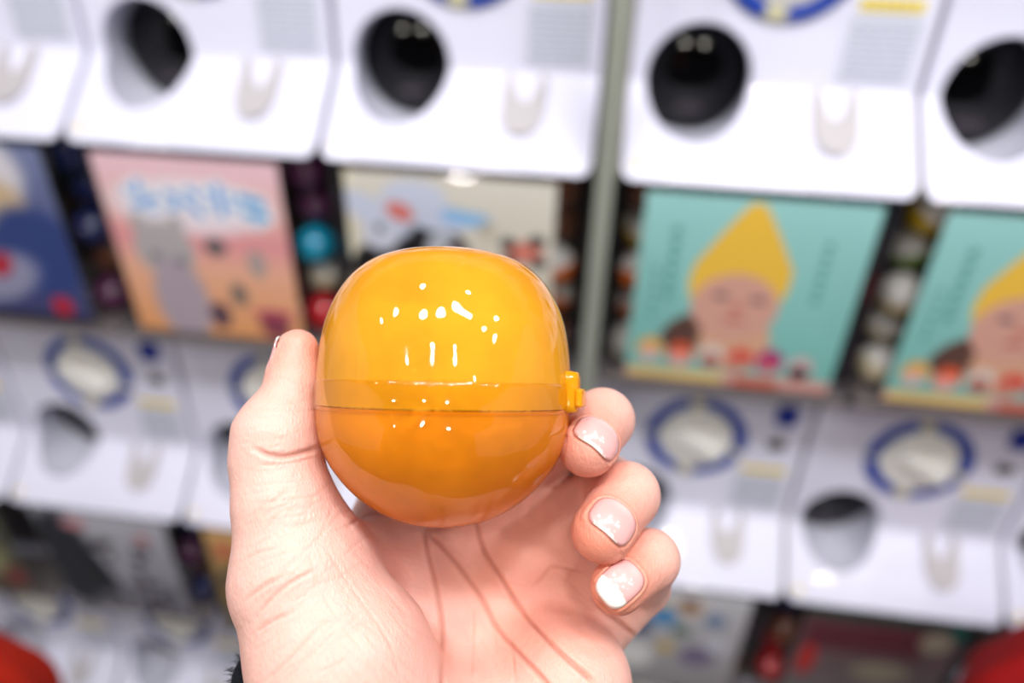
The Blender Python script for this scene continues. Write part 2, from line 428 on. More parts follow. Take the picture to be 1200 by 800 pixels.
# ------------------------------------------------------------------ cards
def paint_pink(U, V):
    c = base(U, (240, 168, 110), (246, 205, 218), V)
    c = blend(c, np.clip(1-np.abs(V-.57)/.16, 0, 1)*.8, (236, 150, 160))
    c = blend(c, ell(U, V, .48, .75, .44, .15, .35), (248, 232, 240))
    L = (132, 178, 238)
    def st(p, r=.02, col=L): 
        nonlocal c
        c = blend(c, seg(U, V, p, r+.022, .02), (250, 250, 255)); c = blend(c, seg(U, V, p, r, .012), col)
    st([(.16, 0.815), (.28, 0.805)]); st([(.22, 0.855), (.2, 0.735), (.29, 0.725)]); st([(.18, 0.735), (.3, 0.785)])
    st([(.38, 0.815), (.45, 0.785), (.38, 0.735)]); st([(.47, 0.775), (.54, 0.715)]); st([(.5, 0.835), (.53, 0.815)])
    st([(.6, 0.835), (.72, 0.825)]); st([(.6, 0.775), (.73, 0.765)]); st([(.66, 0.865), (.66, 0.725)])
    st([(.78, 0.815), (.88, 0.795), (.85, 0.695)], .022, (84, 168, 230)); st([(.79, 0.735), (.9, 0.725)], .02, (84, 168, 230))
    g = (186, 180, 182); d = (100, 96, 100)
    c = blend(c, ell(U, V, .28, .50, .17, .16, .2), g); c = blend(c, ell(U, V, .31, .2, .16, .26, .2), (182, 166, 178))
    c = blend(c, ell(U, V, .17, .64, .045, .06, .3), g); c = blend(c, ell(U, V, .38, .64, .045, .06, .3), g)
    c = blend(c, ell(U, V, .22, .46, .035, .03, .4), (140, 130, 138)); c = blend(c, ell(U, V, .36, .44, .035, .03, .4), (140, 130, 138))
    for x, y, rx, ry, k in ((.58, .54, .06, .05, d), (.80, .46, .05, .08, (178, 164, 160)), (.66, .27, .05, .07, (130, 118, 110)), (.52, .13, .06, .08, (88, 66, 84)), (.84, .1, .09, .09, (140, 70, 86))):
        c = blend(c, ell(U, V, x, y, rx, ry, .4), k)
    c = blend(c, ell(U, V, .84, .17, .13, .02, .3), (196, 80, 110))
    return c
def paint_beige(U, V):
    c = base(U, (196, 186, 168), (226, 220, 208), V)
    c = blend(c, rec(U, V, 0, .03, 0, 1, .01), (236, 228, 200))
    w_ = (206, 212, 232); b = (140, 190, 236); k = (22, 20, 24)
    E_ = lambda *a: ell(U, V, *a)
    c = blend(c, E_(.35, .67, .24, .11, .1, -.15), k); c = blend(c, E_(.2, .50, .2, .16, .1), k)
    c = blend(c, E_(.33, .88, .16, .09, .3), w_); c = blend(c, E_(.12, .80, .18, .07, .2, -.5), w_); c = blend(c, E_(.2, .76, .13, .10, .3), w_)
    c = blend(c, E_(.44, .79, .16, .07, .2, -.1), w_); c = blend(c, seg(U, V, [(.5, .81), (.66, .79)], .035, .03), b)
    c = blend(c, E_(.16, .68, .09, .08, .2), (212, 214, 230)); c = blend(c, E_(.155, .72, .02, .025, .4), (70, 76, 96))
    c = blend(c, E_(.26, .81, .07, .045, .3, -.4), (220, 120, 110)); c = blend(c, E_(.46, .65, .08, .07, .2, .5), (190, 194, 204))
    c = blend(c, E_(.53, .62, .06, .05, .2), (72, 48, 50)); c = blend(c, E_(.68, .75, .04, .04, .4), (190, 178, 160))
    c = blend(c, E_(.86, .65, .09, .055, .2), (218, 128, 112))
    for x, y in ((.78, .69), (.92, .71), (.79, .60), (.93, .60)): c = blend(c, E_(x, y, .04, .03, .4), (42, 40, 44))
    return c
def paint_teal(U, V):
    c = base(U, (122, 190, 182), (160, 214, 212), V)
    dk = (84, 150, 146)
    for k in range(6):
        c = blend(c, ell(U, V, .155, .82-k*.065, .022, .022, .5), dk); c = blend(c, ell(U, V, .82, .80-k*.055, .018, .018, .5), dk)
    for k in range(5): c = blend(c, ell(U, V, .09, .62-k*.06, .012, .018, .5), dk)
    skin = (218, 164, 148); yl = (244, 196, 72)
    c = blend(c, ell(U, V, .30, .30, .16, .10, .2, .5), (96, 66, 58)); c = blend(c, ell(U, V, .50, .26, .17, .17, .2), (222, 170, 140))
    # cap: pointed cone over a round brim
    hw = np.where(V > .66, .03+.19*np.clip((.97-V)/.31, 0, 1)**.9, .22)
    cap = np.clip((hw-np.abs(U-.475-(V-.7)*.03))/.012+.5, 0, 1)*np.clip((V-.42)/.01, 0, 1)*np.clip((.975-V)/.012+.5, 0, 1)
    c = blend(c, cap*(V > .56), yl); c = blend(c, ell(U, V, .465, .57, .222, .19, .05), yl)
    c = blend(c, ell(U, V, .47, .455, .20, .175, .08), skin)
    c = blend(c, ell(U, V, .40, .51, .035, .018, .4), (120, 96, 100)); c = blend(c, ell(U, V, .57, .50, .035, .018, .4), (120, 96, 100))
    c = blend(c, ell(U, V, .48, .45, .03, .02, .5), (200, 120, 104)); c = blend(c, ell(U, V, .48, .385, .05, .012, .5), (190, 96, 90))
    for x, y, hat, fc in ((.11, .18, (238, 176, 70), (226, 190, 190)), (.26, .165, (236, 96, 56), (240, 170, 160)), (.41, .17, (226, 210, 200), (176, 96, 84)),
                          (.55, .16, (226, 74, 66), (206, 140, 120)), (.69, .165, (176, 20, 112), (206, 110, 120)), (.84, .14, (214, 180, 180), (46, 24, 34))):
        c = blend(c, ell(U, V, x, y, .062, .068, .2), hat); c = blend(c, ell(U, V, x, y-.03, .048, .04, .2), fc)
    c = blend(c, rec(U, V, 0, 1, 0, .07), (222, 160, 152)); c = blend(c, rec(U, V, .02, .48, .015, .065), (232, 206, 120)); c = blend(c, rec(U, V, .54, .75, .0, .06), (208, 104, 84))
    return c
def paint_navy(U, V):
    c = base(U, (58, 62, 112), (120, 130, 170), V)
    c = blend(c, ell(U, V, .5, .85, .35, .22, .3), (226, 220, 226)); c = blend(c, ell(U, V, .62, .66, .2, .16, .3), (214, 186, 150))
    c = blend(c, ell(U, V, .78, .42, .3, .26, .3), (48, 66, 128)); c = blend(c, ell(U, V, .45, .25, .3, .14, .4, .3), (150, 150, 180)); c = blend(c, ell(U, V, .5, .33, .09, .06, .4, .7), (186, 40, 60))
    c = blend(c, ell(U, V, .82, .1, .07, .06, .4), (196, 28, 52)); c = blend(c, rec(U, V, .3, 1, 0, .04), (40, 30, 60)); return c
def paint_mono(U, V):
    c = base(U, (150, 148, 160), (206, 206, 216), V)
    rnd = random.Random(9)
    for k in range(34):
        c = blend(c, ell(U, V, rnd.uniform(.3, 1), rnd.uniform(0, .72), rnd.uniform(.02, .06), rnd.uniform(.03, .06), .4), (44, 34, 46))
    c = blend(c, ell(U, V, .15, .5, .22, .5, .3), (34, 38, 48)); c = blend(c, ell(U, V, .36, .4, .09, .3, .3, .3), (26, 30, 40))
    c = blend(c, ell(U, V, .3, .88, .1, .05, .4), (220, 150, 160)); c = blend(c, ell(U, V, .8, .8, .05, .05, .4), (220, 150, 150)); return c
def paint_orange(U, V):
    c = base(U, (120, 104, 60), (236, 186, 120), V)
    for k in range(6): c = blend(c, rec(U, V, .06+k*.15, .17+k*.15, .72, .86, .02), (226, 110, 80))
    c = blend(c, ell(U, V, .2, .5, .15, .14, .3), (60, 56, 60)); c = blend(c, ell(U, V, .6, .4, .25, .22, .3), (206, 170, 90)); return c
def paint_toys(U, V):
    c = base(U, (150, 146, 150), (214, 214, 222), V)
    for x, y, r, k in ((.42, .86, .05, (226, 206, 70)), (.47, .72, .09, (60, 140, 200)), (.62, .84, .09, (214, 176, 140)), (.62, .86, .05, (90, 60, 60)), (.8, .74, .07, (104, 130, 170)), (.3, .6, .1, (40, 60, 110)),
                       (.6, .6, .06, (80, 110, 90)), (.52, .42, .06, (206, 176, 90)), (.74, .36, .12, (120, 110, 140)), (.2, .84, .08, (190, 70, 70)), (.3, .3, .15, (230, 230, 230)), (.85, .5, .09, (206, 206, 220))):
        c = blend(c, ell(U, V, x, y, r, r*.9, .4), k)
    return c
def paint_maroon(U, V):
    c = base(U, (120, 116, 120), (96, 58, 64), V)
    c = blend(c, rec(U, V, 0, 1, .93, 1, .02), (20, 70, 62)); c = blend(c, rec(U, V, .04, .8, .62, .86, .03), (92, 24, 44))
    c = blend(c, ell(U, V, .1, .5, .06, .16, .3), (190, 30, 30)); c = blend(c, ell(U, V, .6, .45, .2, .1, .3), (150, 140, 120)); c = blend(c, ell(U, V, .85, .8, .1, .1, .3), (160, 150, 130))
    c = blend(c, ell(U, V, .97, .9, .05, .06, .3), (20, 100, 90)); return c
def paint_green(U, V):
    c = base(U, (96, 80, 60), (70, 80, 66), V)
    c = blend(c, ell(U, V, .7, .4, .2, .2, .4), (150, 150, 110)); c = blend(c, ell(U, V, .9, .2, .1, .1, .4), (130, 50, 50)); return c

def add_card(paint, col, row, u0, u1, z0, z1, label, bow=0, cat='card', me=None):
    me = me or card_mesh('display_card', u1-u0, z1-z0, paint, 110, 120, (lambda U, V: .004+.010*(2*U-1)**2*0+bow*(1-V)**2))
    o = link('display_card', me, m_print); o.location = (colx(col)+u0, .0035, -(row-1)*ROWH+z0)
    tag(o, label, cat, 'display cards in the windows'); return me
Z0, Z1 = .3575, .594
# row index of a card = row of the machine beneath whose own window holds it (window belongs to that machine)
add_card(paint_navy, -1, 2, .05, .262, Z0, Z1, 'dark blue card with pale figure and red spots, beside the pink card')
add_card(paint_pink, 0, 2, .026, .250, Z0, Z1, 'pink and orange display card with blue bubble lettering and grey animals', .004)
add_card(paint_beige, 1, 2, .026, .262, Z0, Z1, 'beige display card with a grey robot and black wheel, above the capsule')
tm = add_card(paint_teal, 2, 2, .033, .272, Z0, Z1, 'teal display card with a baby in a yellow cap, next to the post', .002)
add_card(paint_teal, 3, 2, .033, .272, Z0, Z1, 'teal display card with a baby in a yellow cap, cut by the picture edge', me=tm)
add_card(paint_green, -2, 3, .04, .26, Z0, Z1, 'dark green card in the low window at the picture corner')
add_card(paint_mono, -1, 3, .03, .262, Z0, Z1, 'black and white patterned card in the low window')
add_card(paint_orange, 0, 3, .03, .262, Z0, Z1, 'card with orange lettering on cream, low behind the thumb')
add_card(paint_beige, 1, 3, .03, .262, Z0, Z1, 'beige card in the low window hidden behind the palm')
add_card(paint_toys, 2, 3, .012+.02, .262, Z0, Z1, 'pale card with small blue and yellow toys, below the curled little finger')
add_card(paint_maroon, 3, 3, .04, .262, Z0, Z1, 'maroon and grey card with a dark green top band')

# ------------------------------------------------------------------ small capsules inside the windows
CL = {'teal': rgb(10, 150, 185), 'orange': rgb(232, 110, 20), 'red': rgb(190, 25, 35), 'yellow': rgb(214, 176, 40), 'navy': rgb(30, 40, 95),
      'cream': rgb(220, 205, 170), 'purple': rgb(92, 40, 80), 'green': rgb(120, 150, 60), 'brown': rgb(110, 62, 40)}
BR = .025
def half_prof(sgn, r=BR):
    return [(r*math.cos(t)+.0, sgn*r*math.sin(t)) for t in np.linspace(0, math.pi/2-.001, 9)]
balls = {}
def ball(cn, loc, label, rot):
    if cn not in balls:
        r = empty('toy_capsule')
        mt = mat('capsule_'+cn, CL[cn], .12, .6, coat=.5); wt = mat('capsule_lid_pale', rgb(214, 210, 204), .15, .6, coat=.4)
        lathe(half_prof(-1), 20, 'capsule_base', mt, r); lathe(half_prof(1), 20, 'capsule_lid', wt if cn in ('orange', 'yellow', 'cream', 'green') else mt, r)
        lathe([(BR-.0005, -.0022), (BR+.001, -.0015), (BR+.001, .0015), (BR-.0005, .0022)], 20, 'seam_band', mt, r)
        kids[r.name] = list(r.children); balls[cn] = r
        for k in r.children: kids[k.name] = []
    else: r = copy_tree(balls[cn])
    r.location = loc; r.rotation_euler = rot
    tag(r, label, 'capsule', 'toy capsules behind the clear windows')
WN = {(-2, 2): 'window at the far end', (-1, 2): 'window of dark blue card', (0, 2): 'window of pink card', (1, 2): 'window of beige robot card', (2, 2): 'window of teal card next to the post',
      (3, 2): 'window of cut-off teal card', (-2, 3): 'low corner window', (-1, 3): 'window of black patterned card', (0, 3): 'window of orange text card', (1, 3): 'window behind the palm', (2, 3): 'window of toy card', (3, 3): 'window of maroon card'}
SETS = {(-1, 2): ('navy', 'red', 'navy', 'purple', 'purple', 'purple', 'brown', 'navy', 'navy', 'navy'),
        (0, 2): ('red', 'brown', 'cream', 'navy', 'navy', 'red', 'cream', 'teal', 'purple', 'purple'),
        (1, 2): ('brown', 'purple', 'teal', 'brown', 'brown', 'brown', 'orange', 'orange', 'brown', 'brown'),
        (2, 2): ('cream', 'orange', 'orange', 'yellow', 'brown', 'purple', 'brown', 'red', 'brown', 'navy'),
        (3, 2): ('cream', 'cream', 'yellow', 'green', 'yellow', 'brown', 'brown', 'red', 'brown', 'navy'),
        (-1, 3): ('green', 'brown', 'navy', 'navy', 'navy', 'navy', 'brown', 'purple', 'navy', 'navy'),
        (0, 3): ('brown', 'green', 'navy', 'navy', 'navy', 'brown', 'brown', 'navy', 'navy', 'navy'),
        (2, 3): ('navy', 'brown', 'teal', 'navy', 'navy', 'brown', 'navy', 'purple', 'navy', 'navy'),
        (3, 3): ('red', 'red', 'brown', 'navy', 'navy', 'navy', 'navy', 'purple', 'navy', 'navy')}
HT = ('lowest', 'second lowest', 'middle', 'second highest', 'topmost')
rnd = random.Random(12)
for (c, row), names in SETS.items():
    for k, cn in enumerate(names):
        side = 0 if k < 5 else 1; lv = k % 5
        x = (.038 if side == 0 else .262) + rnd.uniform(-.001, .001); y = .060+.021*(lv % 2)
        z = .352+BR+.0005+lv*.0485
        if z > .575: z = .574
        ball(cn, (colx(c)+x, y, -(row-1)*ROWH+z), '%s toy capsule, %s in %s stack, %s' % (cn, HT[lv], 'left-side' if side == 0 else 'right-side', WN[(c, row)]),
             (rnd.uniform(-.6, .6), rnd.uniform(-.6, .6), rnd.uniform(0, 6)))

# ------------------------------------------------------------------ held things: one frame fixed where the hand is
HOLD = Matrix.Translation(Vector(CAM + FW*HD)) @ M3.to_4x4()
D_ = HD*1000
def h(px, py, z):      # a point of the hand (millimetres in its own frame) from where the photo shows it and its depth
    s = (D_-z)/FPX; return np.array([(px-600)*s, (400-py)*s, z], float)
S1 = .001

# ---- orange capsule
cc = h(521, 475, 0)
tilt = Euler((math.radians(-3.4), math.radians(2), math.radians(-1.2)))
cap = empty('orange_capsule', label='large translucent orange toy capsule held up between thumb and fingers', cat='capsule')
cap.matrix_world = HOLD @ Matrix.Translation(Vector(cc*S1)) @ tilt.to_matrix().to_4x4()
K = 33.4/38.3
top = [(0.01, 46.9), (8, 46.8), (14, 46.2), (19, 44.9), (24, 42.6), (28.5, 38.9), (31.8, 34.6), (34.4, 29.5), (36.2, 24), (37.3, 18), (37.9, 11), (38.2, 5), (38.2, 0)]
bot = [(38.0, -.3), (37.7, -6), (36.2, -12), (33.2, -18), (28.8, -23.6), (22.8, -28.9), (15.5, -33), (8, -35.2), (0.01, -35.9)]
def dense(p, n=5):
    o = []
    P = np.array(p, float)
    for i in range(len(P)-1):
        p0 = P[max(i-1, 0)]; p1 = P[i]; p2 = P[i+1]; p3 = P[min(i+2, len(P)-1)]
        for k in range(n):
            t = k/n
            o.append(.5*((2*p1)+(-p0+p2)*t+(2*p0-5*p1+4*p2-p3)*t*t+(-p0+3*p1-3*p2+p3)*t**3))
    o.append(P[-1]); return [(max(a, .01)*K*S1, b*K*S1) for a, b in o]
m_top = tinted_shell('orange_clear_plastic', (1, .74, .16), (1, .45, .025), .76)
m_bot = tinted_shell('deep_orange_plastic', (1, .55, .05), (1, .31, .012), .74)
m_band = tinted_shell('orange_band_plastic', (1, .93, .70), (1, .5, .02), .07)
m_clasp = tinted_shell('clasp_plastic', (1, .7, .15), (1, .46, .01), .8)
def rot_y_up(o): o.rotation_euler = (math.radians(-90), 0, 0)   # lathe axis z -> local y
for nm, pr, m in (('capsule_lid', top, m_top), ('capsule_base', bot, m_bot)):
    o = lathe(dense(pr), 96, nm, m, cap); rot_y_up(o)
m_wall_in = clear_mat('inner_wall_plastic', (.98, .95, .85), .07)
_n2 = m_wall_in.node_tree; _g2 = [n for n in _n2.nodes if n.type == 'BSDF_GLOSSY'][0]
_t2 = _n2.nodes.new('ShaderNodeTexCoord'); _v2 = _n2.nodes.new('ShaderNodeTexNoise'); _v2.inputs['Scale'].default_value = 190; _v2.inputs['Distortion'].default_value = 1.5
_b2 = _n2.nodes.new('ShaderNodeBump'); _b2.inputs['Strength'].default_value = 1; _b2.inputs['Distance'].default_value = .0016
_n2.links.new(_t2.outputs['Object'], _v2.inputs['Vector']); _n2.links.new(_v2.outputs[0], _b2.inputs['Height']); _n2.links.new(_b2.outputs[0], _g2.inputs['Normal'])
for par, pr in ((cap.children[0], top[3:]), (cap.children[1], bot[:-1])):
    q = [(max(r-1.5*S1, .0001), hh*.965) for r, hh in dense(pr)]
    o = lathe(q, 96, 'inner_wall', m_wall_in, par)
bandp = [(x*K*S1, y*K*S1) for x, y in ((38.05, 7.3), (38.5, 7.0), (38.55, 6.2), (38.6, -.6), (38.4, -1.2), (38.05, -1.3))]
o = lathe(bandp, 96, 'seam_band', m_band, cap); rot_y_up(o)
bm = bmesh.new(); box(bm, -.0030, .0028, -.0050, .0056, -.0034, .0034, .0022)
box(bm, .0022, .0040, -.0035, .0012, -.0036, .0036, .0008)
o = obj('hinge_clasp', bm, m_clasp, cap, True); _a = math.radians(17); _R = 38.6*K*S1-.0004; o.location = (_R*math.cos(_a), .0040, _R*math.sin(_a)); o.rotation_euler = (0, -_a, 0)
# things packed inside: folded leaflet and a bag with a moulded toy
def leaf(u, v):
    ang = (u-.5)*3.4
    r = .0255*(1-.12*math.cos(6*u))
    return (r*math.sin(ang), (v-.5)*.042+.006+.002*math.sin(5*u), -r*math.cos(ang)*.75)
v = []; f = []
for i in range(29):
    for j in range(9): v.append(leaf(i/28, j/8))
for i in range(28):
    for j in range(8): a = i*9+j; f.append((a, a+9, a+10, a+1))
o = pydata('paper_leaflet', v, f, mat('leaflet_paper', rgb(250, 246, 236), .7, noise=.08, nscale=90), None, True)
o.matrix_world = cap.matrix_world
sm = o.modifiers.new('thickness', 'SOLIDIFY'); sm.thickness = .0004
tag(o, 'folded white paper leaflet curled inside the orange capsule', 'leaflet')
bm = bmesh.new()
for (x0, x1, y0, y1, z0, z1, b) in ((-.014, .012, -.022, -.010, -.01, .012, .004), (-.009, .010, -.0105, .001, -.008, .010, .003), (-.013, .013, .0, .003, -.011, .013, .001)):
    box(bm, x0, x1, y0, y1, z0, z1, b)
o = obj('packed_toy', bm, mat('toy_brown_plastic', rgb(140, 78, 34), .4, noise=.1), None); o.matrix_world = cap.matrix_world
tag(o, 'small stepped toy part packed in the base of the orange capsule', 'toy')
bm = bmesh.new(); bmesh.ops.create_icosphere(bm, subdivisions=4, radius=1)
from mathutils import noise as _mn
for q in bm.verts:
    n_ = .97+.24*(_mn.cell(q.co*2.6)-.5)+.10*_mn.noise(q.co*5)
    q.co = Vector((q.co.x*.0275*n_-.002, q.co.y*.023*n_-.001, q.co.z*.0275*n_))
bmesh.ops.smooth_vert(bm, verts=bm.verts, factor=.5, use_axis_x=True, use_axis_y=True, use_axis_z=True)
m_bag = clear_mat('clear_bag_film', (.97, .97, .95), .12)
_nt = m_bag.node_tree; _g = [n for n in _nt.nodes if n.type == 'BSDF_GLOSSY'][0]
_tc = _nt.nodes.new('ShaderNodeTexCoord'); _v = _nt.nodes.new('ShaderNodeTexVoronoi'); _v.inputs['Scale'].default_value = 210; _v.feature = 'F1'
_b = _nt.nodes.new('ShaderNodeBump'); _b.inputs['Strength'].default_value = 1; _b.inputs['Distance'].default_value = .0025
_nt.links.new(_tc.outputs['Object'], _v.inputs['Vector']); _nt.links.new(_v.outputs['Distance'], _b.inputs['Height']); _nt.links.new(_b.outputs[0], _g.inputs['Normal'])
_f = [n for n in _nt.nodes if n.type == 'FRESNEL'][0]; _nt.links.new(_b.outputs[0], _f.inputs['Normal'])
_t = [n for n in _nt.nodes if n.type == 'BSDF_TRANSPARENT'][0]; _mx = [n for n in _nt.nodes if n.type == 'MIX_SHADER'][0]
_d = _nt.nodes.new('ShaderNodeBsdfDiffuse'); _d.inputs[0].default_value = (.95, .93, .9, 1); _m2 = _nt.nodes.new('ShaderNodeMixShader')
_n = _nt.nodes.new('ShaderNodeTexNoise'); _n.inputs['Scale'].default_value = 70; _n.inputs['Distortion'].default_value = 2.5; _n.inputs['Detail'].default_value = 3
_r = _nt.nodes.new('ShaderNodeMapRange'); _r.inputs['From Min'].default_value = .45; _r.inputs['From Max'].default_value = .62; _r.inputs['To Max'].default_value = .75
_nt.links.new(_tc.outputs['Object'], _n.inputs['Vector']); _nt.links.new(_n.outputs[0], _r.inputs['Value']); _nt.links.new(_r.outputs[0], _m2.inputs[0])
_nt.links.new(_t.outputs[0], _m2.inputs[1]); _nt.links.new(_d.outputs[0], _m2.inputs[2]); _nt.links.new(_m2.outputs[0], _mx.inputs[1])
o = obj('clear_bag', bm, m_bag, None, True); o.matrix_world = cap.matrix_world
tag(o, 'crinkled clear plastic bag around the toy inside the capsule', 'bag')

# ---- hand as one continuous surface grown from a distance field
def chain(*p): return [(h(a, b, c), r) for a, b, c, r in p]
FINGERS = {
 'thumb': chain((349, 410, 0, 5.5), (345, 452, 2, 6.9), (327, 510, 5, 11.2), (324, 542, 6, 11.0), (334, 592, 8, 12.4), (350, 660, 10, 14.6)),
 'index': chain((432, 655, -26, 10.5), (488, 510, -50, 9.2), (550, 450, -47, 8.4), (605, 410, -44, 7.2)),
 'middle': chain((545, 640, -34, 10.5), (660, 515, -36, 9.0), (706, 492, -9, 8.4), (689, 524, 4, 7.7)),
 'ring': chain((612, 655, -32, 10.5), (712, 568, -28, 8.8), (734, 580, -3, 8.5), (706, 622, 8, 8.0)),
 'little': chain((692, 734, -24, 10.8), (752, 686, -24, 8.0), (761, 655, -2, 7.6), (724, 687, 8, 7.0)),
}
PALM = [  # (a, b) round cones
 ((440, 900, -4, 17), (470, 655, -30, 12)), ((490, 900, -6, 18), (540, 655, -34, 12)), ((540, 900, -4, 18), (606, 672, -32, 11.5)),
 ((590, 900, 0, 18), (664, 730, -24, 12)), ((620, 890, 0, 18), (667, 800, -5, 17)), ((350, 690, 10, 16), (400, 775, 12, 20.5)), ((400, 775, 12, 20.5), (460, 900, 8, 24)),
 ((372, 650, 4, 12), (455, 655, -24, 8.5)), ((612, 668, -30, 11.3), (702, 690, -27, 9.5)), ((455, 900, 0, 24), (440, 1080, -30, 27)), ((520, 900, 0, 24), (480, 1080, -30, 26)),
]
PALM = [((h(*a[:3]), a[3]), (h(*b[:3]), b[3])) for a, b in PALM]
def rcone(P, a, ra, b, rb):
    ba = b-a; l2 = ba@ba; t = np.clip(((P-a)@ba)/l2, 0, 1)
    return np.sqrt(((P-a-t[:, None]*ba)**2).sum(1)) - (ra+(rb-ra)*t)
def smin(a, b, k):
    hh = np.clip(.5+.5*(b-a)/k, 0, 1); return b*(1-hh)+a*hh-k*hh*(1-hh)
def fsdf(P, ch, k=2.0):
    d = None
    for (a, ra), (b, rb) in zip(ch[:-1], ch[1:]):
        q = rcone(P, a, ra, b, rb); d = q if d is None else smin(d, q, k)
    return d
def hand_sdf(P):
    d = None
    for (a, ra), (b, rb) in PALM:
        q = rcone(P, a, ra, b, rb); d = q if d is None else smin(d, q, 9)
    th = fsdf(P, FINGERS['thumb'], 3)
    d = smin(d, th, 8)
    for n in ('index', 'middle', 'ring', 'little'):
        (a, ra), (b, rb) = FINGERS[n][:2]
        m_ = a*.35+b*.65
        d = smin(d, rcone(P, a, ra, m_, ra*.35+rb*.65), 6)
    for n in ('index', 'middle', 'ring', 'little'):
        d = smin(d, fsdf(P, FINGERS[n], 2.5), .8)
    return d
def px_of(P):
    s = FPX/(D_-P[:, 2]); return np.stack([600+P[:, 0]*s, 400-P[:, 1]*s], 1)

def surface_nets(F, org, st):
    s = F < 0
    n0, n1, n2 = F.shape
    c = [(i, j, k) for i in (0, 1) for j in (0, 1) for k in (0, 1)]
    sl = lambda i, n: slice(i, n-1+i)
    cnt = sum(s[sl(i, n0), sl(j, n1), sl(k, n2)].astype(np.int8) for i, j, k in c)
    act = (cnt > 0) & (cnt < 8)
    I, J, Kk = np.nonzero(act); idx = np.full(act.shape, -1, np.int32); idx[act] = np.arange(len(I))
    acc = np.zeros((len(I), 3)); num = np.zeros(len(I))
    for a in c:
        for ax in range(3):
            if a[ax]: continue
            b = list(a); b[ax] = 1
            fa = F[I+a[0], J+a[1], Kk+a[2]]; fb = F[I+b[0], J+b[1], Kk+b[2]]
            m = (fa < 0) != (fb < 0); t = np.where(m, fa/(fa-fb+1e-12), 0)
            p = np.stack([np.full(len(I), float(q)) for q in a], 1); p[:, ax] += t
            acc[m] += p[m]; num[m] += 1
    V = (np.stack([I, J, Kk], 1)+acc/num[:, None])*st+org
    Q = []
    for ax in range(3):
        b, c_ = (ax+1) % 3, (ax+2) % 3
        lo = [slice(None)]*3; hi = [slice(None)]*3; lo[ax] = slice(0, -1); hi[ax] = slice(1, None)
        s0, s1 = s[tuple(lo)], s[tuple(hi)]; X = np.array(np.nonzero(s0 != s1)).T
        X = X[(X[:, b] > 0) & (X[:, c_] > 0) & (X[:, b] < F.shape[b]-1) & (X[:, c_] < F.shape[c_]-1)]
        q = []
        for db, dc in ((-1, -1), (0, -1), (0, 0), (-1, 0)):
            Y = X.copy(); Y[:, b] += db; Y[:, c_] += dc; q.append(idx[Y[:, 0], Y[:, 1], Y[:, 2]])
        q = np.stack(q, 1); fl = s0[tuple(X.T)]
        q[~fl] = q[~fl][:, ::-1]; Q.append(q)
    return V, np.concatenate(Q)

lo_ = np.array([-82., -128., -66.]); hi_ = np.array([54., 8., 36.]); ST = .48
nn = (np.ceil((hi_-lo_)/ST/4)*4).astype(int)
ax = [lo_[i]+ST*4*(np.arange(nn[i]//4)+.375) for i in range(3)]
G = np.stack(np.meshgrid(*ax, indexing='ij'), -1).reshape(-1, 3)
Fc = hand_sdf(G).reshape(nn//4)
F = Fc.repeat(4, 0).repeat(4, 1).repeat(4, 2).astype(np.float64)
near = np.argwhere(np.abs(F) < 4.2)
F[tuple(near.T)] = hand_sdf(near*ST+lo_)
V, Q = surface_nets(F, lo_, ST)
def grad(P, fn=hand_sdf, e=.15):
    g = np.stack([fn(P+np.eye(3)[i]*e)-fn(P-np.eye(3)[i]*e) for i in range(3)], 1)
    return g/np.linalg.norm(g, axis=1, keepdims=True)
# creases: real grooves pressed into the surface
CREASES = [  # (polyline as the photo shows it, width mm, depth mm, redness)
 ([(497, 613), (503, 650), (512, 690), (518, 735), (519, 800), (516, 860)], .9, .9, .8),
 ([(500, 621), (535, 660), (563, 698), (584, 737), (608, 765), (640, 800), (660, 830)], .9, 1.0, .9),
 ([(556, 600), (566, 642), (591, 684), (615, 719), (650, 758), (700, 802)], .9, 1.2, 1.0),
 ([(598, 745), (604, 800)], .6, .4, .3), ([(556, 700), (553, 800)], .5, .35, .3),
 ([(622, 688), (636, 676), (650, 663), (685, 670)], .6, .5, .5), ([(590, 682), (622, 688)], .5, .3, .3),
 ([(696, 700), (708, 714), (724, 726), (750, 752)], 1.0, 1.3, 1.0),
 ([(296, 524), (312, 532), (331, 535), (352, 531), (377, 524)], .9, 1.1, .9),
 ([(300, 545), (340, 542), (376, 533)], .5, .3, .3),
 ([(296, 744), (318, 728), (345, 716)], .7, .5, .5), ([(286, 705), (304, 690), (336, 672)], .7, .5, .5),
 ([(300, 722), (330, 690), (372, 666)], .7, .5, .4), ([(310, 798), (340, 770), (378, 728)], .6, .4, .35),
 ([(280, 660), (300, 648), (330, 640)], .5, .3, .3), ([(340, 620), (378, 606)], .4, .25, .2),
 ([(330, 800), (372, 760), (400, 735)], .5, .3, .2), ([(290, 690), (296, 676)], .5, .3, .2),
 ([(408, 617), (420, 608), (436, 601), (464, 604)], .8, .8, .8),
 ([(360, 640), (380, 700), (430, 770), (450, 810)], .4, .15, .1), ([(380, 640), (420, 700), (455, 750), (470, 800)], .4, .2, .15),
 ([(300, 590), (380, 580)], .4, .15, .1), ([(292, 570), (370, 560)], .4, .15, .1), ([(285, 615), (372, 600)], .35, .12, .1),
]
_r = random.Random(21)
for k in range(46):      # fine skin lines of the thumb base and palm
    x0, y0 = _r.uniform(285, 400), _r.uniform(590, 800); a = math.radians(_r.gauss(-38, 9)); l_ = _r.uniform(25, 70)
    CREASES.append(([(x0, y0), (x0+math.cos(a)*l_*.5, y0+math.sin(a)*l_*.5+_r.uniform(-3, 3)), (x0+math.cos(a)*l_, y0+math.sin(a)*l_)], .45, _r.uniform(.08, .18), .2))
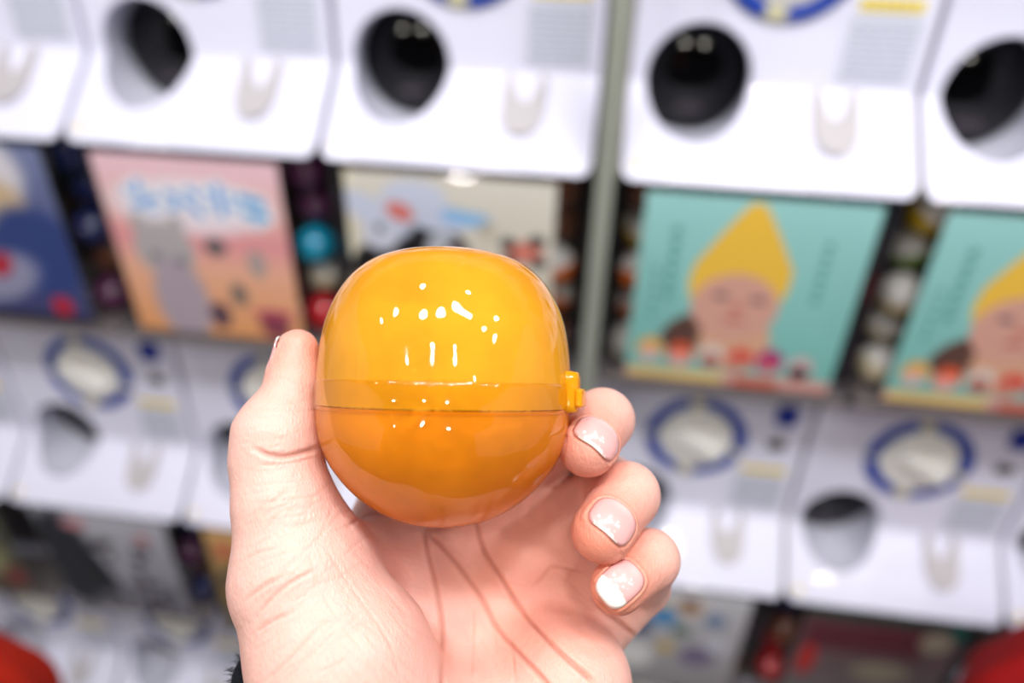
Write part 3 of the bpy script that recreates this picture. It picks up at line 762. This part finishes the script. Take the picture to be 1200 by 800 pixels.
for k in range(34):
    x0, y0 = _r.uniform(370, 470), _r.uniform(640, 790); a = math.radians(_r.gauss(48, 9)); l_ = _r.uniform(30, 80)
    CREASES.append(([(x0, y0), (x0+math.cos(a)*l_*.5, y0+math.sin(a)*l_*.5+_r.uniform(-3, 3)), (x0+math.cos(a)*l_, y0+math.sin(a)*l_)], .45, _r.uniform(.05, .13), .15))
for k in range(26):
    x0, y0 = _r.uniform(276, 340), _r.uniform(470, 640); l_ = _r.uniform(20, 60)
    CREASES.append(([(x0, y0), (x0+l_*.5, y0-_r.uniform(0, 4)), (x0+l_, y0-_r.uniform(2, 10))], .4, _r.uniform(.06, .14), .1))
for k in range(22):
    x0, y0 = _r.uniform(525, 680), _r.uniform(640, 800); a = math.radians(_r.gauss(70, 25)); l_ = _r.uniform(25, 60)
    CREASES.append(([(x0, y0), (x0+math.cos(a)*l_*.5+_r.uniform(-3, 3), y0+math.sin(a)*l_*.5), (x0+math.cos(a)*l_, y0+math.sin(a)*l_)], .45, _r.uniform(.06, .16), .12))
def pl_dist(X, pts):
    d = np.full(len(X), 1e3)
    for a, b in zip(pts[:-1], pts[1:]):
        a = np.array(a, float); b = np.array(b, float); t = np.clip(((X-a)@(b-a))/((b-a)@(b-a)), 0, 1)
        d = np.minimum(d, np.linalg.norm(X-a-t[:, None]*(b-a), axis=1))
    return d
N = grad(V)
X = px_of(V); facing = np.clip((N*((np.array([0, 0, D_])-V)/np.linalg.norm(np.array([0, 0, D_])-V, axis=1)[:, None])).sum(1)*2, 0, 1)
red = np.zeros(len(V)); disp = np.zeros(len(V))
zfront = V[:, 2] > -40
for pts, wmm, dep, rd in CREASES:
    pts2 = []
    P_ = np.array(pts, float)
    for i in range(len(P_)-1):
        p0, p1, p2, p3 = P_[max(i-1, 0)], P_[i], P_[i+1], P_[min(i+2, len(P_)-1)]
        for t in (0, .25, .5, .75): pts2.append(.5*((2*p1)+(-p0+p2)*t+(2*p0-5*p1+4*p2-p3)*t*t+(-p0+3*p1-3*p2+p3)*t**3))
    pts2.append(P_[-1]); wmm = max(wmm*.66, .36)
    bb = np.array(pts2); full = (X > bb.min(0)-14).all(1) & (X < bb.max(0)+14).all(1); d = np.full(len(X), 99.)
    d[full] = pl_dist(X[full], pts2)/(FPX/(D_-V[full, 2]))
    e = np.clip(np.minimum(np.linalg.norm(X-P_[0], axis=1), np.linalg.norm(X-P_[-1], axis=1))/14, .25, 1)
    g = np.exp(-(d/wmm)**2)*facing*zfront*e
    disp -= g*dep*.75; disp += .12*dep*np.exp(-((d-wmm*2.2)/(wmm*1.2))**2)*facing*zfront*e
    red = np.maximum(red, rd*np.exp(-(d/(wmm*.9))**2)*facing*zfront*e)
V2 = V + N*disp[:, None]
# nail beds: a shallow step round each nail
NAILS = [  # name, centre px, toward-tip px, width, length (mm), free edge fraction
 ('middle', (705, 508), (686, 528), 12.2, 8.6, .07), ('ring', (722, 607), (705, 625), 11.6, 9.2, .06), ('little', (728, 682), (703, 694), 8.6, 11.4, .36)]
def shoot(px, fn):
    d = h(px[0], px[1], -60)-np.array([0, 0, D_]); d /= np.linalg.norm(d); p = np.array([0, 0, D_])+d*(D_-60)
    for _ in range(80): p = p+d*max(fn(p[None])[0], .0)*.8
    return p
nails = []
for nm, c0, tp, wd, ln, fe in NAILS:
    fn = lambda P, nm=nm: fsdf(P, FINGERS[nm], 2.5)
    p = shoot(c0, fn); n_ = grad(p[None], fn)[0]; t_ = FINGERS[nm][-1][0]-FINGERS[nm][-2][0]
    t_ -= n_*(t_@n_); t_ /= np.linalg.norm(t_); nails.append((nm, fn, p, n_, t_, wd, ln, fe))
fn = lambda P: fsdf(P, FINGERS['thumb'], 3)
n_ = np.array([-.95, .22, .10]); n_ /= np.linalg.norm(n_); p = h(343, 425, -1)+n_*9
for _ in range(60): p = p-n_*fn(p[None])[0]*.9
t_ = h(352, 400, 0)-h(335, 455, 0); t_ -= n_*(t_@n_); t_ /= np.linalg.norm(t_); nails.append(('thumb', fn, p, n_, t_, 8.5, 12, .1))
def shape_out(u, v):   # >1 outside the nail outline; u across, v along (+ = tip)
    return (abs(u)**3.2+abs(v)**3.2)**(1/3.2)
for nm, fn, p, n_, t_, wd, ln, fe in nails:
    s_ = np.cross(n_, t_); R = V-p
    u = (R@s_)/(wd/2); v_ = (R@t_)/(ln/2); w_ = R@n_
    q = (np.abs(u)**3.2+np.abs(v_)**3.2)**(1/3.2)
    ok = (w_ > -5) & ((N@n_) > .0)
    fold = np.exp(-((q-1.12)/.10)**2)*ok*np.where(v_ > .8, .3, 1)
    V2 += N*(fold*.45-np.exp(-((q-.98)/.06)**2)*ok*.30)[:, None]
    red = np.maximum(red, .35*np.exp(-((q-1.03)/.05)**2)*ok)
# colour: pale pink skin, warmer finger ends and creases
tipred = np.zeros(len(V))
for nm in ('thumb', 'middle', 'ring', 'little'):
    a = FINGERS[nm][0 if nm == 'thumb' else -1][0]; tipred = np.maximum(tipred, np.exp(-(np.linalg.norm(V-a, axis=1)/12)**2)*(.8 if nm != 'thumb' else .55))
pink_glow = 1.1*np.exp(-((X[:, 0]-630)**2/110**2+(X[:, 1]-690)**2/110**2))
skin = np.array(rgb(228, 178, 164)); rosy_glow = np.array(rgb(222, 132, 104)); cre = np.array(rgb(168, 88, 66))  # warm tone also holds the capsule's orange glow, painted into the palm
m1 = np.clip(tipred+pink_glow*.5, 0, .85)[:, None]; colr = skin*(1-m1)+rosy_glow*m1
m2 = np.clip(red*.6, 0, 1)[:, None]; colr = colr*(1-m2)+cre*m2
person = empty('person', label='person with black fuzzy cuff, bare hand raised to hold the orange capsule', cat='person')
person.matrix_world = HOLD
me = bpy.data.meshes.new('hand'); me.vertices.add(len(V2)); me.vertices.foreach_set('co', (V2*S1).astype(np.float32).ravel())
me.loops.add(len(Q)*4); me.loops.foreach_set('vertex_index', Q.astype(np.int32).ravel()); me.polygons.add(len(Q)); me.polygons.foreach_set('loop_start', np.arange(len(Q), dtype=np.int32)*4)
me.update(calc_edges=True); me.validate()
at = me.color_attributes.new('Col', 'FLOAT_COLOR', 'POINT'); at.data.foreach_set('color', np.concatenate([colr, np.ones((len(colr), 1))], 1).astype(np.float32).ravel())
def skin_mat():
    m = mat('skin', (.8, .5, .4), .42, .38, attr=True, sss=.22, noise=.10, nscale=260)
    nt = m.node_tree; L = nt.links.new; b = nt.nodes['Principled BSDF']
    tc = nt.nodes.new('ShaderNodeTexCoord')
    v1 = nt.nodes.new('ShaderNodeTexVoronoi'); v1.inputs['Scale'].default_value = 1150; v1.feature = 'DISTANCE_TO_EDGE'
    mp = nt.nodes.new('ShaderNodeMapping'); mp.inputs['Rotation'].default_value = (0, 0, .6); mp.inputs['Scale'].default_value = (1, .38, 1)
    n1 = nt.nodes.new('ShaderNodeTexNoise'); n1.inputs['Scale'].default_value = 330; n1.inputs['Detail'].default_value = 5
    L(tc.outputs['Object'], mp.inputs[0]); L(mp.outputs[0], v1.inputs['Vector']); L(tc.outputs['Object'], n1.inputs['Vector'])
    ad = nt.nodes.new('ShaderNodeMath'); ad.operation = 'MULTIPLY_ADD'; ad.inputs[1].default_value = .8
    L(v1.outputs['Distance'], ad.inputs[0]); L(n1.outputs[0], ad.inputs[2])
    bp = nt.nodes.new('ShaderNodeBump'); bp.inputs['Strength'].default_value = .42; bp.inputs['Distance'].default_value = .0006
    L(ad.outputs[0], bp.inputs['Height']); L(bp.outputs[0], b.inputs['Normal']); return m
hand = link('hand', me, skin_mat(), person, True)
me.update()

m_nail = mat('fingernail', rgb(240, 190, 184), .22, .55, coat=.4, attr=True)
for nm, fn, p, n_, t_, wd, ln, fe in nails:
    s_ = np.cross(n_, t_); G_ = 21; vs = []; cs = []; fs = []
    for i in range(G_):
        for j in range(G_):
            a = -1+2*i/(G_-1); b = -1+2*j/(G_-1)
            k = max(abs(a), abs(b))/max(shape_out(a, b), 1e-6)
            u, v_ = a*k, b*k
            q0 = p+s_*u*wd/2+t_*v_*ln/2+n_*6
            q0 = q0 - n_*1.0; best = (9e9, q0)
            for st in range(60):
                dd = fn(q0[None])[0]
                if dd < best[0]: best = (dd, q0)
                if dd < .01 or (q0-p)@n_ < -wd*.42: break
                q0 = q0-n_*max(dd*.6, .02)
            q0 = best[1]
            rr = max(abs(a), abs(b)); 
            lift = .42-.55*max(rr-.82, 0)/.18 if v_ < .55 else .40-.12*(v_-.55)
            vs.append((q0+n_*lift)*S1)
            wt = 1 if v_ > 1-2*fe+.10*u*u else 0
            lun = math.exp(-((u/.5)**2+((v_+.85)/.3)**2))*.5
            c_ = np.array(rgb(226, 166, 162))*(1-lun)+np.array(rgb(238, 200, 194))*lun
            c_ = np.array(rgb(252, 246, 238)) if wt else c_
            cs.append((*c_, 1))
    for i in range(G_-1):
        for j in range(G_-1):
            a = i*G_+j; fs.append((a, a+G_, a+G_+1, a+1))
    o = pydata('fingernail', vs, fs, m_nail, hand, True)
    at = o.data.color_attributes.new('Col', 'FLOAT_COLOR', 'POINT'); at.data.foreach_set('color', np.array(cs, np.float32).ravel())
    sm = o.modifiers.new('thickness', 'SOLIDIFY'); sm.thickness = .0004; sm.offset = -1

# sleeve cuff round the wrist
sc = h(444, 858, -14); sd = h(427, 1076, -44)-h(444, 858, -14); sd /= np.linalg.norm(sd)
tiltv = np.array([-.35, .0, .15]); sd2 = sd
sx = np.cross(sd, [0, 0, 1.]); sx /= np.linalg.norm(sx); sz = np.cross(sx, sd)
vs = []; fs = []; NA = 120; prof = [(-2, 33), (-9, 35.5), (-11, 37.5), (-8, 39.8), (0, 41), (12, 41.5), (30, 42), (60, 43)]
rs = random.Random(5)
for k, (t, r) in enumerate(prof):
    for i in range(NA):
        a = 2*math.pi*i/NA; rr = r+rs.uniform(-.5, .5)
        sl_ = -12*math.cos(a)*1.0          # cuff cut at a slant: higher on the thumb side
        d0 = sx*math.cos(a)*rr+sz*math.sin(a)*rr*.82
        vs.append((sc+d0+sd*(t+rs.uniform(-.7, .7)+(-sl_ if (sx[0] > 0) else sl_)))*S1)
for k in range(len(prof)-1):
    for i in range(NA): i2 = (i+1) % NA; fs.append((k*NA+i, k*NA+i2, (k+1)*NA+i2, (k+1)*NA+i))
m_knit = mat('black_fuzzy_knit', rgb(22, 24, 30), .9, .2, noise=.4, nscale=500)
sl = pydata('sleeve', vs, fs, m_knit, person, True)
# short fibres of the fuzzy cuff
fv = []; ff = []
for q in range(2600):
    k = rs.choice((1, 2, 3, 4, 5)); i = rs.randrange(NA); b0 = np.array(vs[k*NA+i])+np.array([rs.uniform(-.8, .8) for _ in range(3)])*S1
    out = b0-sc*S1; out -= sd*(out@sd); out /= np.linalg.norm(out); dr = out+np.array([rs.uniform(-.7, .7) for _ in range(3)])-sd*.4*(k < 3); dr /= np.linalg.norm(dr)
    sd_ = np.cross(dr, [rs.random(), rs.random(), rs.random()]); sd_ /= np.linalg.norm(sd_); L_ = rs.uniform(1.2, 3.2)*S1
    a = len(fv); fv += [b0-sd_*.12*S1, b0+sd_*.12*S1, b0+dr*L_]; ff.append((a, a+1, a+2))
fz = pydata('fuzz', fv, ff, m_knit, sl); tag(fz, kind='stuff')

# ------------------------------------------------------------------ red coats low in the aisle
def coat(name, c, rad, rotz, label, seed, m):
    bm = bmesh.new(); bmesh.ops.create_icosphere(bm, subdivisions=5, radius=1); rn = random.Random(seed); p1, p2 = rn.random()*6, rn.random()*6
    for q in bm.verts:
        x, y, z = q.co; a = math.atan2(y, x)
        sh = 1 if z < 0 else (1-z**2.2)**.0
        rr = 1+.035*math.sin(7*a+p1+3*z)+.025*math.sin(13*a+p2-4*z)
        if z < 0: rr *= (1-z*z*.0)/max(math.sqrt(max(1-z*z, .04)), .2)*.98 if z > -.98 else 1
        q.co = Vector((x*rr*rad[0], y*rr*rad[1], z*rad[2]*(1 if z > 0 else 2.2)))
    o = obj(name, bm, m, None, True); o.location = c; o.rotation_euler = (0, 0, rotz); tag(o, label, 'coat'); return o
def at(px, py, d):
    v = FW+(px-600)/FPX*RT-(py-400)/FPX*UP; return CAM+v*d
m_red = mat('red_wool_cloth', rgb(150, 14, 16), .85, .2, noise=.25, nscale=60, bump=.5, bscale=900)
m_red2 = mat('red_orange_wool_cloth', rgb(176, 34, 14), .85, .2, noise=.2, nscale=60, bump=.5, bscale=900)
coat('red_coat', at(1262, 838, .80), (.135, .09, .12), .3, 'dark red coat shoulder in front of the machine beside the maroon card', 2, m_red)
coat('red_coat', at(-55, 860, .72), (.10, .09, .12), .2, 'orange-red coat shoulder in front of the lowest row, below the patterned card', 7, m_red2)
